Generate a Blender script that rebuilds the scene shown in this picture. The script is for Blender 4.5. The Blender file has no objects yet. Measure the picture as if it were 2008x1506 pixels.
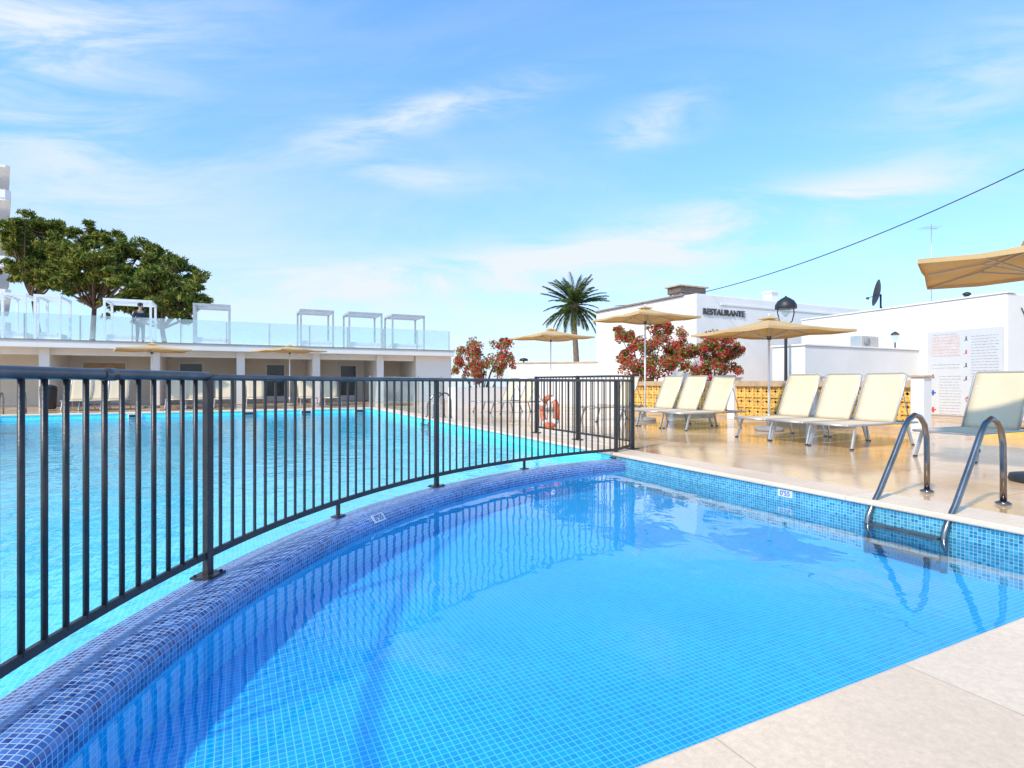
import bpy, bmesh, math, random
from mathutils import Vector, Matrix
random.seed(7)
sc = bpy.context.scene
COL = sc.collection
PI = math.pi
R = math.radians
FPX = 1090.0
A = Vector((1.6, 7.55, 0))
E2 = Vector((.895, .445, 0)).normalized()
EN = Vector((-E2.y, E2.x, 0))
TH = math.atan2(E2.y, E2.x)
def F2W(x, y, z=0): return A + E2*x + EN*y + Vector((0, 0, z))
def W2F(p):
    q = Vector((p[0], p[1], 0)) - A
    return (q.dot(E2), q.dot(EN))
def px(u, v, d): return Vector(((u-1004)/FPX*d, d, 1-(v-750)/FPX*d))
def pf(u, d): return W2F(((u-1004)/FPX*d, d))
def ucoord(p): return 1004+FPX*p[0]/p[1]
def fx(u, y):      # x on a line of constant y seen at column u
    k = (u-1004)/FPX
    b = A + EN*y
    return (k*b.y-b.x)/(E2.x-k*E2.y)
def fy(u, x):
    k = (u-1004)/FPX
    b = A + E2*x
    return (k*b.y-b.x)/(EN.x-k*EN.y)

# ---------------------------------------------------------------- mesh builder
OFF = {}
class MB:
    def __init__(s): s.v = []; s.f = []; s.s = []; s.uv = []
    def face(s, idx, sm=False, uv=None): s.f.append(tuple(idx)); s.s.append(sm); s.uv.append(uv)
    def poly(s, pts, uv=None, sm=False):
        n = len(s.v); s.v += [Vector(p) for p in pts]; s.face(range(n, n+len(pts)), sm, uv)
    def box(s, c, d, M=None):
        c = Vector(c); n = len(s.v)
        for z in (-.5, .5):
            for y in (-.5, .5):
                for x in (-.5, .5):
                    p = Vector((x*d[0], y*d[1], z*d[2]))
                    s.v.append(c + (M @ p if M else p))
        for q in ((0,2,3,1),(4,5,7,6),(0,1,5,4),(2,6,7,3),(0,4,6,2),(1,3,7,5)): s.face([n+i for i in q])
        return s
    def bx(s, x0, x1, y0, y1, z0, z1): return s.box(((x0+x1)/2,(y0+y1)/2,(z0+z1)/2),(abs(x1-x0),abs(y1-y0),abs(z1-z0)))
    def prism(s, pts, z0, z1):
        n = len(s.v); m = len(pts)
        for z in (z0, z1):
            for p in pts: s.v.append(Vector((p[0],p[1],z)))
        for i in range(m): s.face((n+i, n+(i+1)%m, n+m+(i+1)%m, n+m+i))
        s.face([n+i for i in range(m)][::-1]); s.face([n+m+i for i in range(m)])
        return s
    def bar(s, a, b, w, h=None, up=(0,0,1)):
        a = Vector(a); b = Vector(b); h = h or w
        x = (b-a); L = x.length; x.normalize(); u = Vector(up)
        if abs(x.dot(u)) > .98: u = Vector((0,1,0))
        y = u.cross(x).normalized(); z = x.cross(y)
        M = Matrix((x, y, z)).transposed()
        return s.box((a+b)/2, (L, w, h), M)
    def tube(s, pts, r, n=8, cap=True):
        pts = [Vector(p) for p in pts]; m = len(pts)
        rs = r if isinstance(r, (list, tuple)) else [r]*m
        t0 = (pts[1]-pts[0]).normalized()
        u = Vector((0,0,1)) if abs(t0.z) < .9 else Vector((1,0,0))
        a = t0.cross(u).normalized(); base = len(s.v)
        for i, p in enumerate(pts):
            t = (pts[min(i+1,m-1)]-pts[max(i-1,0)]).normalized()
            a = (a - t*a.dot(t)).normalized(); b = t.cross(a)
            for k in range(n):
                an = 2*PI*k/n
                s.v.append(p + (a*math.cos(an)+b*math.sin(an))*rs[i])
        for i in range(m-1):
            for k in range(n):
                k2 = (k+1) % n
                s.face((base+i*n+k, base+i*n+k2, base+(i+1)*n+k2, base+(i+1)*n+k), True)
        if cap:
            s.face([base+k for k in range(n)][::-1]); s.face([base+(m-1)*n+k for k in range(n)])
        return s
    def lathe(s, prof, n=20, c=(0,0,0), sm=True):
        c = Vector(c); base = len(s.v); m = len(prof)
        for r, z in prof:
            for k in range(n):
                an = 2*PI*k/n; s.v.append(c+Vector((r*math.cos(an), r*math.sin(an), z)))
        for i in range(m-1):
            for k in range(n):
                k2 = (k+1) % n
                s.face((base+i*n+k, base+i*n+k2, base+(i+1)*n+k2, base+(i+1)*n+k), sm)
        s.face([base+k for k in range(n)][::-1]); s.face([base+(m-1)*n+k for k in range(n)])
        return s
    def build(s, name, mat, parent=None, loc=None, rot=None, bevel=0):
        off = OFF.get(parent.name, Vector()) if (parent and loc is None) else Vector()
        me = bpy.data.meshes.new(name)
        me.from_pydata([v-off for v in s.v], [], s.f)
        me.polygons.foreach_set('use_smooth', s.s)
        if any(u is not None for u in s.uv):
            L = me.uv_layers.new(name='UVMap')
            i = 0
            for f, u in zip(s.f, s.uv):
                for k in range(len(f)):
                    L.data[i].uv = u[k] if u else (0, 0); i += 1
        me.materials.append(mat)
        o = bpy.data.objects.new(name, me); COL.objects.link(o)
        OFF[o.name] = off
        if parent: o.parent = parent
        if loc is not None: o.location = loc
        if rot is not None: o.rotation_euler = rot
        if bevel:
            b = o.modifiers.new('Bevel', 'BEVEL'); b.width = bevel; b.segments = 2; b.limit_method = 'ANGLE'
        return o
def frame(o): o.location = A; o.rotation_euler = (0,0,TH); return o
def struct(o): o['kind'] = 'structure'; return o
def tag(o, label, cat, group=None):
    o['label'] = label; o['category'] = cat
    if group: o['group'] = group
    return o
def thing(name, label, cat, loc=(0,0,0), rotz=0, group=None):
    o = bpy.data.objects.new(name, None); COL.objects.link(o)
    o.location = loc; o.rotation_euler = (0,0,rotz); o.empty_display_size = .2
    return tag(o, label, cat, group)
def FT(name, label, cat, x, y, z=0, group=None):     # thing in pool coordinates, parts given in absolute pool coordinates
    o = thing(name, label, cat, F2W(x,y,z), TH, group); OFF[o.name] = Vector((x,y,z)); return o
def WT(name, label, cat, p, group=None):
    o = thing(name, label, cat, p, 0, group); OFF[o.name] = Vector(p); return o
def kids(o): return list(o.children)
def copy_tree(o, parent=None):
    c = o.copy(); COL.objects.link(c)
    if parent: c.parent = parent
    for ch in kids(o): copy_tree(ch, c)
    return c

# ---------------------------------------------------------------- materials
def newmat(name):
    m = bpy.data.materials.new(name); m.use_nodes = True
    nt = m.node_tree; nt.nodes.clear()
    out = nt.nodes.new('ShaderNodeOutputMaterial')
    return m, nt, out
def N(nt, t, **kw):
    n = nt.nodes.new(t)
    for k, v in kw.items(): setattr(n, k, v)
    return n
def c4(c): return (c[0], c[1], c[2], 1)
def mixc(nt, fac, a, b):
    m = N(nt, 'ShaderNodeMix', data_type='RGBA')
    for val, sock in ((fac,0),(a,6),(b,7)):
        if isinstance(val, bpy.types.NodeSocket): nt.links.new(val, m.inputs[sock])
        elif sock == 0: m.inputs[0].default_value = val
        else: m.inputs[sock].default_value = c4(val)
    return m.outputs[2]
def pbr(name, col, rough=.5, metal=0, var=.12, scale=6, bump=0, col2=None, rvar=.08, trans=0):
    m, nt, out = newmat(name)
    p = N(nt, 'ShaderNodeBsdfPrincipled'); nt.links.new(p.outputs[0], out.inputs[0])
    tc = N(nt, 'ShaderNodeTexCoord')
    no = N(nt, 'ShaderNodeTexNoise'); no.inputs['Scale'].default_value = scale; no.inputs['Detail'].default_value = 5
    no.inputs['Roughness'].default_value = .65
    nt.links.new(tc.outputs['Object'], no.inputs['Vector'])
    a = [c*(1-var) for c in col]; b = col2 or [min(1, c*(1+var)) for c in col]
    rp = N(nt, 'ShaderNodeMapRange'); rp.inputs[1].default_value = .3; rp.inputs[2].default_value = .7
    nt.links.new(no.outputs[0], rp.inputs[0])
    nt.links.new(mixc(nt, rp.outputs[0], a, b), p.inputs['Base Color'])
    rr = N(nt, 'ShaderNodeMapRange'); rr.inputs[3].default_value = max(0, rough-rvar); rr.inputs[4].default_value = min(1, rough+rvar)
    nt.links.new(no.outputs[0], rr.inputs[0]); nt.links.new(rr.outputs[0], p.inputs['Roughness'])
    p.inputs['Metallic'].default_value = metal
    if bump:
        n2 = N(nt, 'ShaderNodeTexNoise'); n2.inputs['Scale'].default_value = scale*12; n2.inputs['Detail'].default_value = 3
        nt.links.new(tc.outputs['Object'], n2.inputs['Vector'])
        bp = N(nt, 'ShaderNodeBump'); bp.inputs['Strength'].default_value = bump; bp.inputs['Distance'].default_value = .01
        nt.links.new(n2.outputs[0], bp.inputs['Height']); nt.links.new(bp.outputs[0], p.inputs['Normal'])
    if trans:
        tr = N(nt, 'ShaderNodeBsdfTranslucent'); tr.inputs[0].default_value = c4(col)
        mx = N(nt, 'ShaderNodeMixShader'); mx.inputs[0].default_value = trans
        nt.links.new(p.outputs[0], mx.inputs[1]); nt.links.new(tr.outputs[0], mx.inputs[2]); nt.links.new(mx.outputs[0], out.inputs[0])
    return m
def mosaic(name, c1, c2, grout, tile=.026, mortar=.0022, rough=.15, big=.25, coord='UV', bias=0, bump=.5, rgrout=.6, spec=.5):
    m, nt, out = newmat(name)
    p = N(nt, 'ShaderNodeBsdfPrincipled'); nt.links.new(p.outputs[0], out.inputs[0])
    p.inputs['Specular IOR Level'].default_value = spec
    tc = N(nt, 'ShaderNodeTexCoord')
    br = N(nt, 'ShaderNodeTexBrick', offset=0.0, squash=1.0)
    br.inputs['Scale'].default_value = 1; br.inputs['Brick Width'].default_value = tile; br.inputs['Row Height'].default_value = tile
    br.inputs['Mortar Size'].default_value = mortar; br.inputs['Mortar Smooth'].default_value = .1; br.inputs['Bias'].default_value = bias
    br.inputs['Color1'].default_value = c4(c1); br.inputs['Color2'].default_value = c4(c2); br.inputs['Mortar'].default_value = c4(grout)
    nt.links.new(tc.outputs[coord], br.inputs['Vector'])
    no = N(nt, 'ShaderNodeTexNoise'); no.inputs['Scale'].default_value = 1.3; no.inputs['Detail'].default_value = 4
    nt.links.new(tc.outputs[coord], no.inputs['Vector'])
    mr = N(nt, 'ShaderNodeMapRange'); mr.inputs[1].default_value = .3; mr.inputs[2].default_value = .7
    mr.inputs[3].default_value = 1-big; mr.inputs[4].default_value = 1+big*.4
    nt.links.new(no.outputs[0], mr.inputs[0])
    vm = N(nt, 'ShaderNodeVectorMath', operation='SCALE')
    nt.links.new(br.outputs[0], vm.inputs[0]); nt.links.new(mr.outputs[0], vm.inputs['Scale'])
    nt.links.new(vm.outputs[0], p.inputs['Base Color'])
    rr = N(nt, 'ShaderNodeMapRange'); rr.inputs[3].default_value = rough; rr.inputs[4].default_value = rgrout
    nt.links.new(br.outputs[1], rr.inputs[0]); nt.links.new(rr.outputs[0], p.inputs['Roughness'])
    if bump:
        bp = N(nt, 'ShaderNodeBump', invert=True); bp.inputs['Strength'].default_value = bump; bp.inputs['Distance'].default_value = .002
        nt.links.new(br.outputs[1], bp.inputs['Height']); nt.links.new(bp.outputs[0], p.inputs['Normal'])
    return m
def stone(name, c1, c2, joint, w, h, mortar, rough=(.15,.45), coord='Object', off=0.0, speck=.15, spec=.5, blotch=.2):
    m, nt, out = newmat(name)
    p = N(nt, 'ShaderNodeBsdfPrincipled'); nt.links.new(p.outputs[0], out.inputs[0])
    p.inputs['Specular IOR Level'].default_value = spec
    tc = N(nt, 'ShaderNodeTexCoord')
    br = N(nt, 'ShaderNodeTexBrick', offset=off, squash=1.0)
    br.inputs['Scale'].default_value = 1; br.inputs['Brick Width'].default_value = w; br.inputs['Row Height'].default_value = h
    br.inputs['Mortar Size'].default_value = mortar; br.inputs['Mortar Smooth'].default_value = .3
    br.inputs['Color1'].default_value = c4(c1); br.inputs['Color2'].default_value = c4(c2); br.inputs['Mortar'].default_value = c4(joint)
    nt.links.new(tc.outputs[coord], br.inputs['Vector'])
    n1 = N(nt, 'ShaderNodeTexNoise'); n1.inputs['Scale'].default_value = .7; n1.inputs['Detail'].default_value = 6
    n2 = N(nt, 'ShaderNodeTexNoise'); n2.inputs['Scale'].default_value = 45; n2.inputs['Detail'].default_value = 5; n2.inputs['Roughness'].default_value = .75
    for n in (n1, n2): nt.links.new(tc.outputs[coord], n.inputs['Vector'])
    m1 = N(nt, 'ShaderNodeMapRange'); m1.inputs[1].default_value = .35; m1.inputs[2].default_value = .65; m1.inputs[3].default_value = 1-blotch; m1.inputs[4].default_value = 1.06
    m2 = N(nt, 'ShaderNodeMapRange'); m2.inputs[1].default_value = .3; m2.inputs[2].default_value = .7; m2.inputs[3].default_value = 1-speck; m2.inputs[4].default_value = 1+speck*.6
    nt.links.new(n1.outputs[0], m1.inputs[0]); nt.links.new(n2.outputs[0], m2.inputs[0])
    mu = N(nt, 'ShaderNodeMath', operation='MULTIPLY'); nt.links.new(m1.outputs[0], mu.inputs[0]); nt.links.new(m2.outputs[0], mu.inputs[1])
    vm = N(nt, 'ShaderNodeVectorMath', operation='SCALE'); nt.links.new(br.outputs[0], vm.inputs[0]); nt.links.new(mu.outputs[0], vm.inputs['Scale'])
    nt.links.new(vm.outputs[0], p.inputs['Base Color'])
    rr = N(nt, 'ShaderNodeMapRange'); rr.inputs[1].default_value = .35; rr.inputs[2].default_value = .65
    rr.inputs[3].default_value = rough[0]; rr.inputs[4].default_value = rough[1]
    nt.links.new(n1.outputs[0], rr.inputs[0]); nt.links.new(rr.outputs[0], p.inputs['Roughness'])
    bp = N(nt, 'ShaderNodeBump'); bp.inputs['Strength'].default_value = .06; bp.inputs['Distance'].default_value = .004
    nt.links.new(n2.outputs[0], bp.inputs['Height']); nt.links.new(bp.outputs[0], p.inputs['Normal'])
    return m
def water(name, tint, scale, strength, dist, refr=0.0, f0=.02):
    m, nt, out = newmat(name)
    tc = N(nt, 'ShaderNodeTexCoord')
    mp = N(nt, 'ShaderNodeMapping'); mp.inputs['Scale'].default_value = (1, .75, 1)
    nt.links.new(tc.outputs['Object'], mp.inputs[0])
    n1 = N(nt, 'ShaderNodeTexNoise'); n1.inputs['Scale'].default_value = scale; n1.inputs['Detail'].default_value = 2.5; n1.inputs['Distortion'].default_value = .6
    n2 = N(nt, 'ShaderNodeTexNoise'); n2.inputs['Scale'].default_value = scale*.27; n2.inputs['Detail'].default_value = 1
    for n in (n1, n2): nt.links.new(mp.outputs[0], n.inputs['Vector'])
    ad = N(nt, 'ShaderNodeMath', operation='MULTIPLY_ADD'); ad.inputs[1].default_value = 1.6
    nt.links.new(n2.outputs[0], ad.inputs[0]); nt.links.new(n1.outputs[0], ad.inputs[2])
    bp = N(nt, 'ShaderNodeBump'); bp.inputs['Strength'].default_value = strength; bp.inputs['Distance'].default_value = dist
    nt.links.new(ad.outputs[0], bp.inputs['Height'])
    # air/water reflectance (Schlick), the same from both sides of the sheet
    ge = N(nt, 'ShaderNodeNewGeometry')
    dt = N(nt, 'ShaderNodeVectorMath', operation='DOT_PRODUCT'); nt.links.new(bp.outputs[0], dt.inputs[0]); nt.links.new(ge.outputs['Incoming'], dt.inputs[1])
    ab = N(nt, 'ShaderNodeMath', operation='ABSOLUTE'); nt.links.new(dt.outputs['Value'], ab.inputs[0])
    om = N(nt, 'ShaderNodeMath', operation='SUBTRACT', use_clamp=True); om.inputs[0].default_value = 1; nt.links.new(ab.outputs[0], om.inputs[1])
    pw = N(nt, 'ShaderNodeMath', operation='POWER'); nt.links.new(om.outputs[0], pw.inputs[0]); pw.inputs[1].default_value = 5
    fr = N(nt, 'ShaderNodeMath', operation='MULTIPLY_ADD', use_clamp=True); nt.links.new(pw.outputs[0], fr.inputs[0]); fr.inputs[1].default_value = 1-f0; fr.inputs[2].default_value = f0
    tr = N(nt, 'ShaderNodeBsdfTransparent'); tr.inputs[0].default_value = c4(tint)
    sh = tr.outputs[0]
    if refr:
        rf = N(nt, 'ShaderNodeBsdfRefraction'); rf.inputs['IOR'].default_value = 1.33; rf.inputs['Roughness'].default_value = 0; rf.inputs[0].default_value = c4(tint)
        nt.links.new(bp.outputs[0], rf.inputs['Normal'])
        mr = N(nt, 'ShaderNodeMixShader'); mr.inputs[0].default_value = refr
        nt.links.new(sh, mr.inputs[1]); nt.links.new(rf.outputs[0], mr.inputs[2]); sh = mr.outputs[0]
    gl = N(nt, 'ShaderNodeBsdfGlossy'); gl.inputs['Roughness'].default_value = .005; nt.links.new(bp.outputs[0], gl.inputs['Normal'])
    mx = N(nt, 'ShaderNodeMixShader'); nt.links.new(fr.outputs[0], mx.inputs[0]); nt.links.new(sh, mx.inputs[1]); nt.links.new(gl.outputs[0], mx.inputs[2])
    nt.links.new(mx.outputs[0], out.inputs[0])
    return m
def leafmat(name, cols, trans=.3, interp='LINEAR'):
    m, nt, out = newmat(name)
    g = N(nt, 'ShaderNodeNewGeometry')
    rp = N(nt, 'ShaderNodeValToRGB'); rp.color_ramp.interpolation = interp
    e = rp.color_ramp.elements
    while len(e) < len(cols): e.new(.5)
    dv = len(cols) if interp == 'CONSTANT' else len(cols)-1
    for i, c in enumerate(cols): e[i].position = i/dv; e[i].color = c4(c)
    nt.links.new(g.outputs['Random Per Island'], rp.inputs[0])
    p = N(nt, 'ShaderNodeBsdfDiffuse'); nt.links.new(rp.outputs[0], p.inputs[0])
    tr = N(nt, 'ShaderNodeBsdfTranslucent'); nt.links.new(rp.outputs[0], tr.inputs[0])
    mx = N(nt, 'ShaderNodeMixShader'); mx.inputs[0].default_value = trans
    nt.links.new(p.outputs[0], mx.inputs[1]); nt.links.new(tr.outputs[0], mx.inputs[2]); nt.links.new(mx.outputs[0], out.inputs[0])
    return m
def glassmat(name, tint, frost):
    m, nt, out = newmat(name)
    tr = N(nt, 'ShaderNodeBsdfTransparent'); tr.inputs[0].default_value = c4(tint)
    df = N(nt, 'ShaderNodeBsdfDiffuse'); df.inputs[0].default_value = (.75,.85,.86,1)
    tc = N(nt, 'ShaderNodeTexCoord'); no = N(nt, 'ShaderNodeTexNoise'); no.inputs['Scale'].default_value = .9; nt.links.new(tc.outputs['Object'], no.inputs['Vector'])
    mr = N(nt, 'ShaderNodeMapRange'); mr.inputs[1].default_value = .35; mr.inputs[2].default_value = .65; mr.inputs[3].default_value = frost*.5; mr.inputs[4].default_value = frost*1.4
    nt.links.new(no.outputs[0], mr.inputs[0])
    m1 = N(nt, 'ShaderNodeMixShader'); nt.links.new(mr.outputs[0], m1.inputs[0]); nt.links.new(tr.outputs[0], m1.inputs[1]); nt.links.new(df.outputs[0], m1.inputs[2])
    gl = N(nt, 'ShaderNodeBsdfGlossy'); gl.inputs['Roughness'].default_value = .03
    m2 = N(nt, 'ShaderNodeMixShader'); m2.inputs[0].default_value = .07; nt.links.new(m1.outputs[0], m2.inputs[1]); nt.links.new(gl.outputs[0], m2.inputs[2])
    nt.links.new(m2.outputs[0], out.inputs[0])
    return m

M = {}
M['white'] = pbr('white_render', (.80,.77,.73), .75, var=.05, scale=.8, bump=.15)
M['tower'] = pbr('cool_white_render', (.86,.87,.88), .7, var=.04, scale=.3)
M['whitemetal'] = pbr('white_paint', (.8,.8,.79), .4, var=.04)
M['frame_grey'] = pbr('shade_grey_white_frame', (.42,.42,.42), .5, var=.12)  # white frames coloured grey for their shade, so they show against the sky
M['cream_wall'] = pbr('cream_render', (.80,.73,.64), .8, var=.06, scale=.7, bump=.1)
M['tan'] = pbr('tan_stone', (.52,.36,.22), .7, var=.2, scale=4, bump=.2)
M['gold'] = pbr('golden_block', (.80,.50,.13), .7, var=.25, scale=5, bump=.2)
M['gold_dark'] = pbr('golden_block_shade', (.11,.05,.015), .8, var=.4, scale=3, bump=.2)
M['iron'] = pbr('painted_iron', (.055,.046,.042), .38, metal=.35, var=.3, scale=9, bump=.1)
M['rail'] = pbr('weathered_steel', (.15,.125,.12), .36, metal=.75, var=.3, scale=7)
M['steel'] = pbr('satin_steel', (.27,.24,.225), .2, metal=1, var=.25, scale=5)
M['alu'] = pbr('aluminium', (.55,.53,.5), .35, metal=.6, var=.1)
M['sling'] = pbr('cream_sling', (.78,.64,.44), .8, var=.05, scale=3, bump=.2, trans=.15)
M['canvas'] = pbr('sand_canvas', (.76,.54,.26), .85, var=.1, scale=2, bump=.2, trans=.3)
M['dark'] = pbr('dark_plastic', (.025,.025,.027), .5, var=.3)
M['grey'] = pbr('grey_concrete', (.3,.29,.28), .8, var=.2, scale=5, bump=.3)
M['bark'] = pbr('pine_bark', (.15,.10,.07), .9, var=.4, scale=4, bump=.6)
M['palmbark'] = pbr('palm_bark', (.20,.14,.095), .9, var=.4, scale=6, bump=.6)
M['red'] = pbr('red_paint', (.55,.05,.03), .5)
M['orange'] = pbr('orange_plastic', (.6,.13,.04), .45)
M['blue'] = pbr('blue_paint', (.03,.09,.4), .5)
M['pink'] = pbr('pale_pink_print', (.62,.54,.51), .6)
M['rose'] = pbr('rose_print', (.55,.36,.33), .6)
M['ink'] = pbr('grey_ink', (.33,.33,.35), .6)
M['letter'] = pbr('dark_grey_lettering', (.07,.07,.075), .5)
M['black'] = pbr('black_paint', (.02,.02,.022), .45)
M['board'] = pbr('sign_board', (.59,.59,.59), .35, var=.03)
M['plate'] = pbr('white_ceramic', (.62,.63,.63), .25, var=.03)
M['skin'] = pbr('skin', (.5,.3,.22), .55)
M['cloth'] = pbr('navy_cloth', (.03,.035,.05), .85)
M['cloth2'] = pbr('charcoal_cloth', (.06,.06,.065), .85)
M['hair'] = pbr('dark_hair', (.03,.02,.015), .6)
M['window'] = pbr('dark_window', (.05,.06,.07), .12, var=.3)
M['panel'] = pbr('solar_panel', (.20,.13,.085), .3, var=.3)
M['roof'] = pbr('brown_tile', (.3,.22,.17), .8, var=.3)
M['matt'] = pbr('mattress', (.7,.68,.64), .85)
M['curb'] = mosaic('blue_mosaic', (.012,.045,.24), (.10,.25,.60), (.46,.55,.67), .025, .0020, .15, .25, spec=.75)
M['kfloor'] = mosaic('azure_mosaic', (.0,.33,.76), (.0,.42,.86), (.13,.62,.92), .031, .0022, .4, .08, bump=0, spec=.1)
M['kside'] = mosaic('azure_side_mosaic', (.0,.40,.72), (.01,.52,.82), (.14,.66,.88), .031, .0022, .4, .08, bump=0, spec=.1)
M['bfloor'] = mosaic('pale_blue_mosaic', (.06,.66,.84), (.14,.78,.94), (.38,.85,.94), .05, .003, .4, .12, bump=0, spec=.1)
M['wall'] = mosaic('teal_mosaic', (.01,.16,.31), (.08,.42,.55), (.3,.54,.60), .026, .0024, .15, .2)
M['deck'] = stone('wet_deck_tile', (.70,.43,.21), (.78,.52,.29), (.40,.25,.14), .6, .6, .004, (.03,.22), spec=.65)
M['coping'] = stone('coping_stone', (.80,.585,.40), (.86,.66,.47), (.55,.41,.28), .9, 3, .003, (.4,.6), speck=.15, spec=.3, blotch=.1)
M['kwater'] = water('still_water', (.96,.99,1), 3.0, .19, .02, 0, .065)
M['bwater'] = water('rippled_water', (.95,.99,1), 6.0, .45, .03, .12)
M['pine'] = leafmat('pine_needles', [(.04,.07,.016),(.08,.13,.028),(.14,.19,.042),(.26,.28,.06),(.5,.42,.1)], .35)  # yellow end of the ramp paints sunlit highlights onto random needles
M['palm'] = leafmat('palm_fronds', [(.05,.09,.03),(.10,.15,.045),(.22,.25,.08)], .35)
M['boug'] = leafmat('red_leaves', [(.08,.17,.03),(.16,.30,.06),(.30,.38,.10),(.72,.06,.07),(.9,.10,.13),(.85,.22,.14),(.24,.38,.08),(.62,.03,.10)], .45, 'CONSTANT')
M['cyp'] = leafmat('cypress_needles', [(.01,.02,.008),(.04,.06,.02)], .1)
M['glass'] = glassmat('clear_glass', (.88,.95,.96), .2)

def text_mesh(s, size, name, mat, parent, loc, rot, ext=.004, align='CENTER'):
    cu = bpy.data.curves.new('t', 'FONT'); cu.body = s; cu.size = size; cu.extrude = ext; cu.align_x = align; cu.align_y = 'CENTER'
    cu.offset = size*.012
    t = bpy.data.objects.new('t', cu); COL.objects.link(t)
    dg = bpy.context.evaluated_depsgraph_get()
    me = bpy.data.meshes.new_from_object(t.evaluated_get(dg)); me.name = name
    bpy.data.objects.remove(t); bpy.data.curves.remove(cu)
    me.materials.clear(); me.materials.append(mat)
    o = bpy.data.objects.new(name, me); COL.objects.link(o); o.parent = parent
    o.location = loc; o.rotation_euler = rot
    return o

# ---------------------------------------------------------------- ground and pools (pool coordinates)
YN, YF, XL = -4.93, 16.0, -14.0
CX, CY = W2F((4.5,2.45))
RI, RF, RO = 5.95, 6.22, 6.31
ZC, ZW = -.082, -.168
def arc(r, ph): return (CX+r*math.cos(ph), CY+r*math.sin(ph))
PH_R = PI/2+math.asin((CX-.03)/6.1); PH_L = PI-math.asin((YN+.01-CY)/6.1)
def phi_u(u, r=RF):
    lo, hi = R(91), R(171)
    for _ in range(50):
        mid = (lo+hi)/2
        p = F2W(*arc(r, mid))
        uu = ucoord(p) if p.y > .05 else -1e6
        if uu > u: lo = mid
        else: hi = mid
    return (lo+hi)/2
B = 700
b = MB()
for x0,x1,y0,y1 in ((-B,XL,-B,B),(XL,0,YF,B),(XL,0,-B,YN),(0,B,-B,B)): b.poly([(x0,y0,0),(x1,y0,0),(x1,y1,0),(x0,y1,0)])
struct(frame(b.build('pool_deck', M['deck'])))
NA = 120
phis = [PH_R+(PH_L-PH_R)*i/NA for i in range(NA+1)]
def kids_poly(z, r=RI+.03): return [(*arc(r,p),z) for p in phis]+[(0,YN,z)]
def big_poly(z, r=RO-.03): return [(0,YF,z),(XL,YF,z),(XL,YN,z)]+[(*arc(r,p),z) for p in phis[::-1]]
def flat(pts, name, mat):
    b = MB(); pts = pts[:]
    a = sum(pts[i][0]*pts[(i+1)%len(pts)][1]-pts[(i+1)%len(pts)][0]*pts[i][1] for i in range(len(pts)))
    if a < 0: pts.reverse()
    b.poly(pts, [(p[0],p[1]) for p in pts])
    return struct(frame(b.build(name, mat)))
flat(kids_poly(ZW), 'shallow_pool_water', M['kwater'])
flat(big_poly(ZW), 'main_pool_water', M['bwater'])
flat(kids_poly(-.42, RI+.06), 'shallow_pool_floor', M['kfloor'])
flat(big_poly(-1.15, RO-.06), 'main_pool_floor', M['bfloor'])
def wallq(b, p, q, z0, z1):
    L = math.dist(p,q); s0 = p[0]+p[1]
    b.poly([(*p,z0),(*q,z0),(*q,z1),(*p,z1)], [(s0,z0),(s0+L,z0),(s0+L,z1),(s0,z1)])
b = MB(); wallq(b,(0,YN),(0,.4),-1.3,-.001); wallq(b,(-6.2,YN),(0,YN),-1.3,-.001)
struct(frame(b.build('shallow_pool_wall', M['wall'])))
# submerged face of the curved divider
b = MB()
for i in range(NA):
    for r in (RI+.006,RO-.006):
        p, q = arc(r,phis[i]), arc(r,phis[i+1])
        s0, s1 = phis[i]*6.1, phis[i+1]*6.1
        b.poly([(*p,-1.2),(*q,-1.2),(*q,ZW-.02),(*p,ZW-.02)], [(s0,-1.2),(s1,-1.2),(s1,ZW-.02),(s0,ZW-.02)])
struct(frame(b.build('pool_divider_wall', M['kside'])))
b = MB(); wallq(b,(0,.4),(0,YF),-1.3,-.001); wallq(b,(0,YF),(XL,YF),-1.3,-.001); wallq(b,(XL,YF),(XL,YN),-1.3,-.001); wallq(b,(XL,YN),(-6.2,YN),-1.3,-.001)
struct(frame(b.build('main_pool_wall', M['bfloor'])))
b = MB()
b.bx(-.025,.42,YN-.47,YF+.45,-.035,.012)
struct(frame(b.build('pool_coping', M['coping'], bevel=.012)))
b = MB(); b.bx(XL,-.028,YN-.47,YN+.025,-.035,.012)
struct(frame(b.build('pool_coping', M['coping'], bevel=.012)))
b = MB(); b.bx(XL,-.028,YF-.025,YF+.45,-.035,.012)
struct(frame(b.build('pool_coping', M['coping'], bevel=.012)))
# curved mosaic curb
prof = [(RI,ZW-.035)]
rr_ = .055
for i in range(7):
    a = PI - PI/2*i/6; prof.append((RI+rr_+rr_*math.cos(a), ZC-rr_+rr_*math.sin(a)))
for i in range(1,6): t = i/6; prof.append((RI+rr_+(RO-RI-2*rr_)*t, ZC+.010*math.sin(PI*t)))
for i in range(7):
    a = PI/2 - PI/2*i/6; prof.append((RO-rr_+rr_*math.cos(a), ZC-rr_+rr_*math.sin(a)))
prof.append((RO,ZW-.035))
ln = [0]
for i in range(1,len(prof)): ln.append(ln[-1]+math.dist(prof[i],prof[i-1]))
b = MB(); K = len(prof)
for ph in phis:
    for r,z in prof: b.v.append(Vector((*arc(r,ph), z)))
for i in range(NA):
    for k in range(K-1):
        s0, s1 = phis[i]*6.1, phis[i+1]*6.1
        b.face((i*K+k, i*K+k+1, (i+1)*K+k+1, (i+1)*K+k), True, [(s0,ln[k]),(s0,ln[k+1]),(s1,ln[k+1]),(s1,ln[k])])
curb = frame(b.build('mosaic_curb', M['curb']))
tag(curb, 'curved dark blue mosaic curb that divides the two pools and carries the railing', 'curb')

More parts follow.
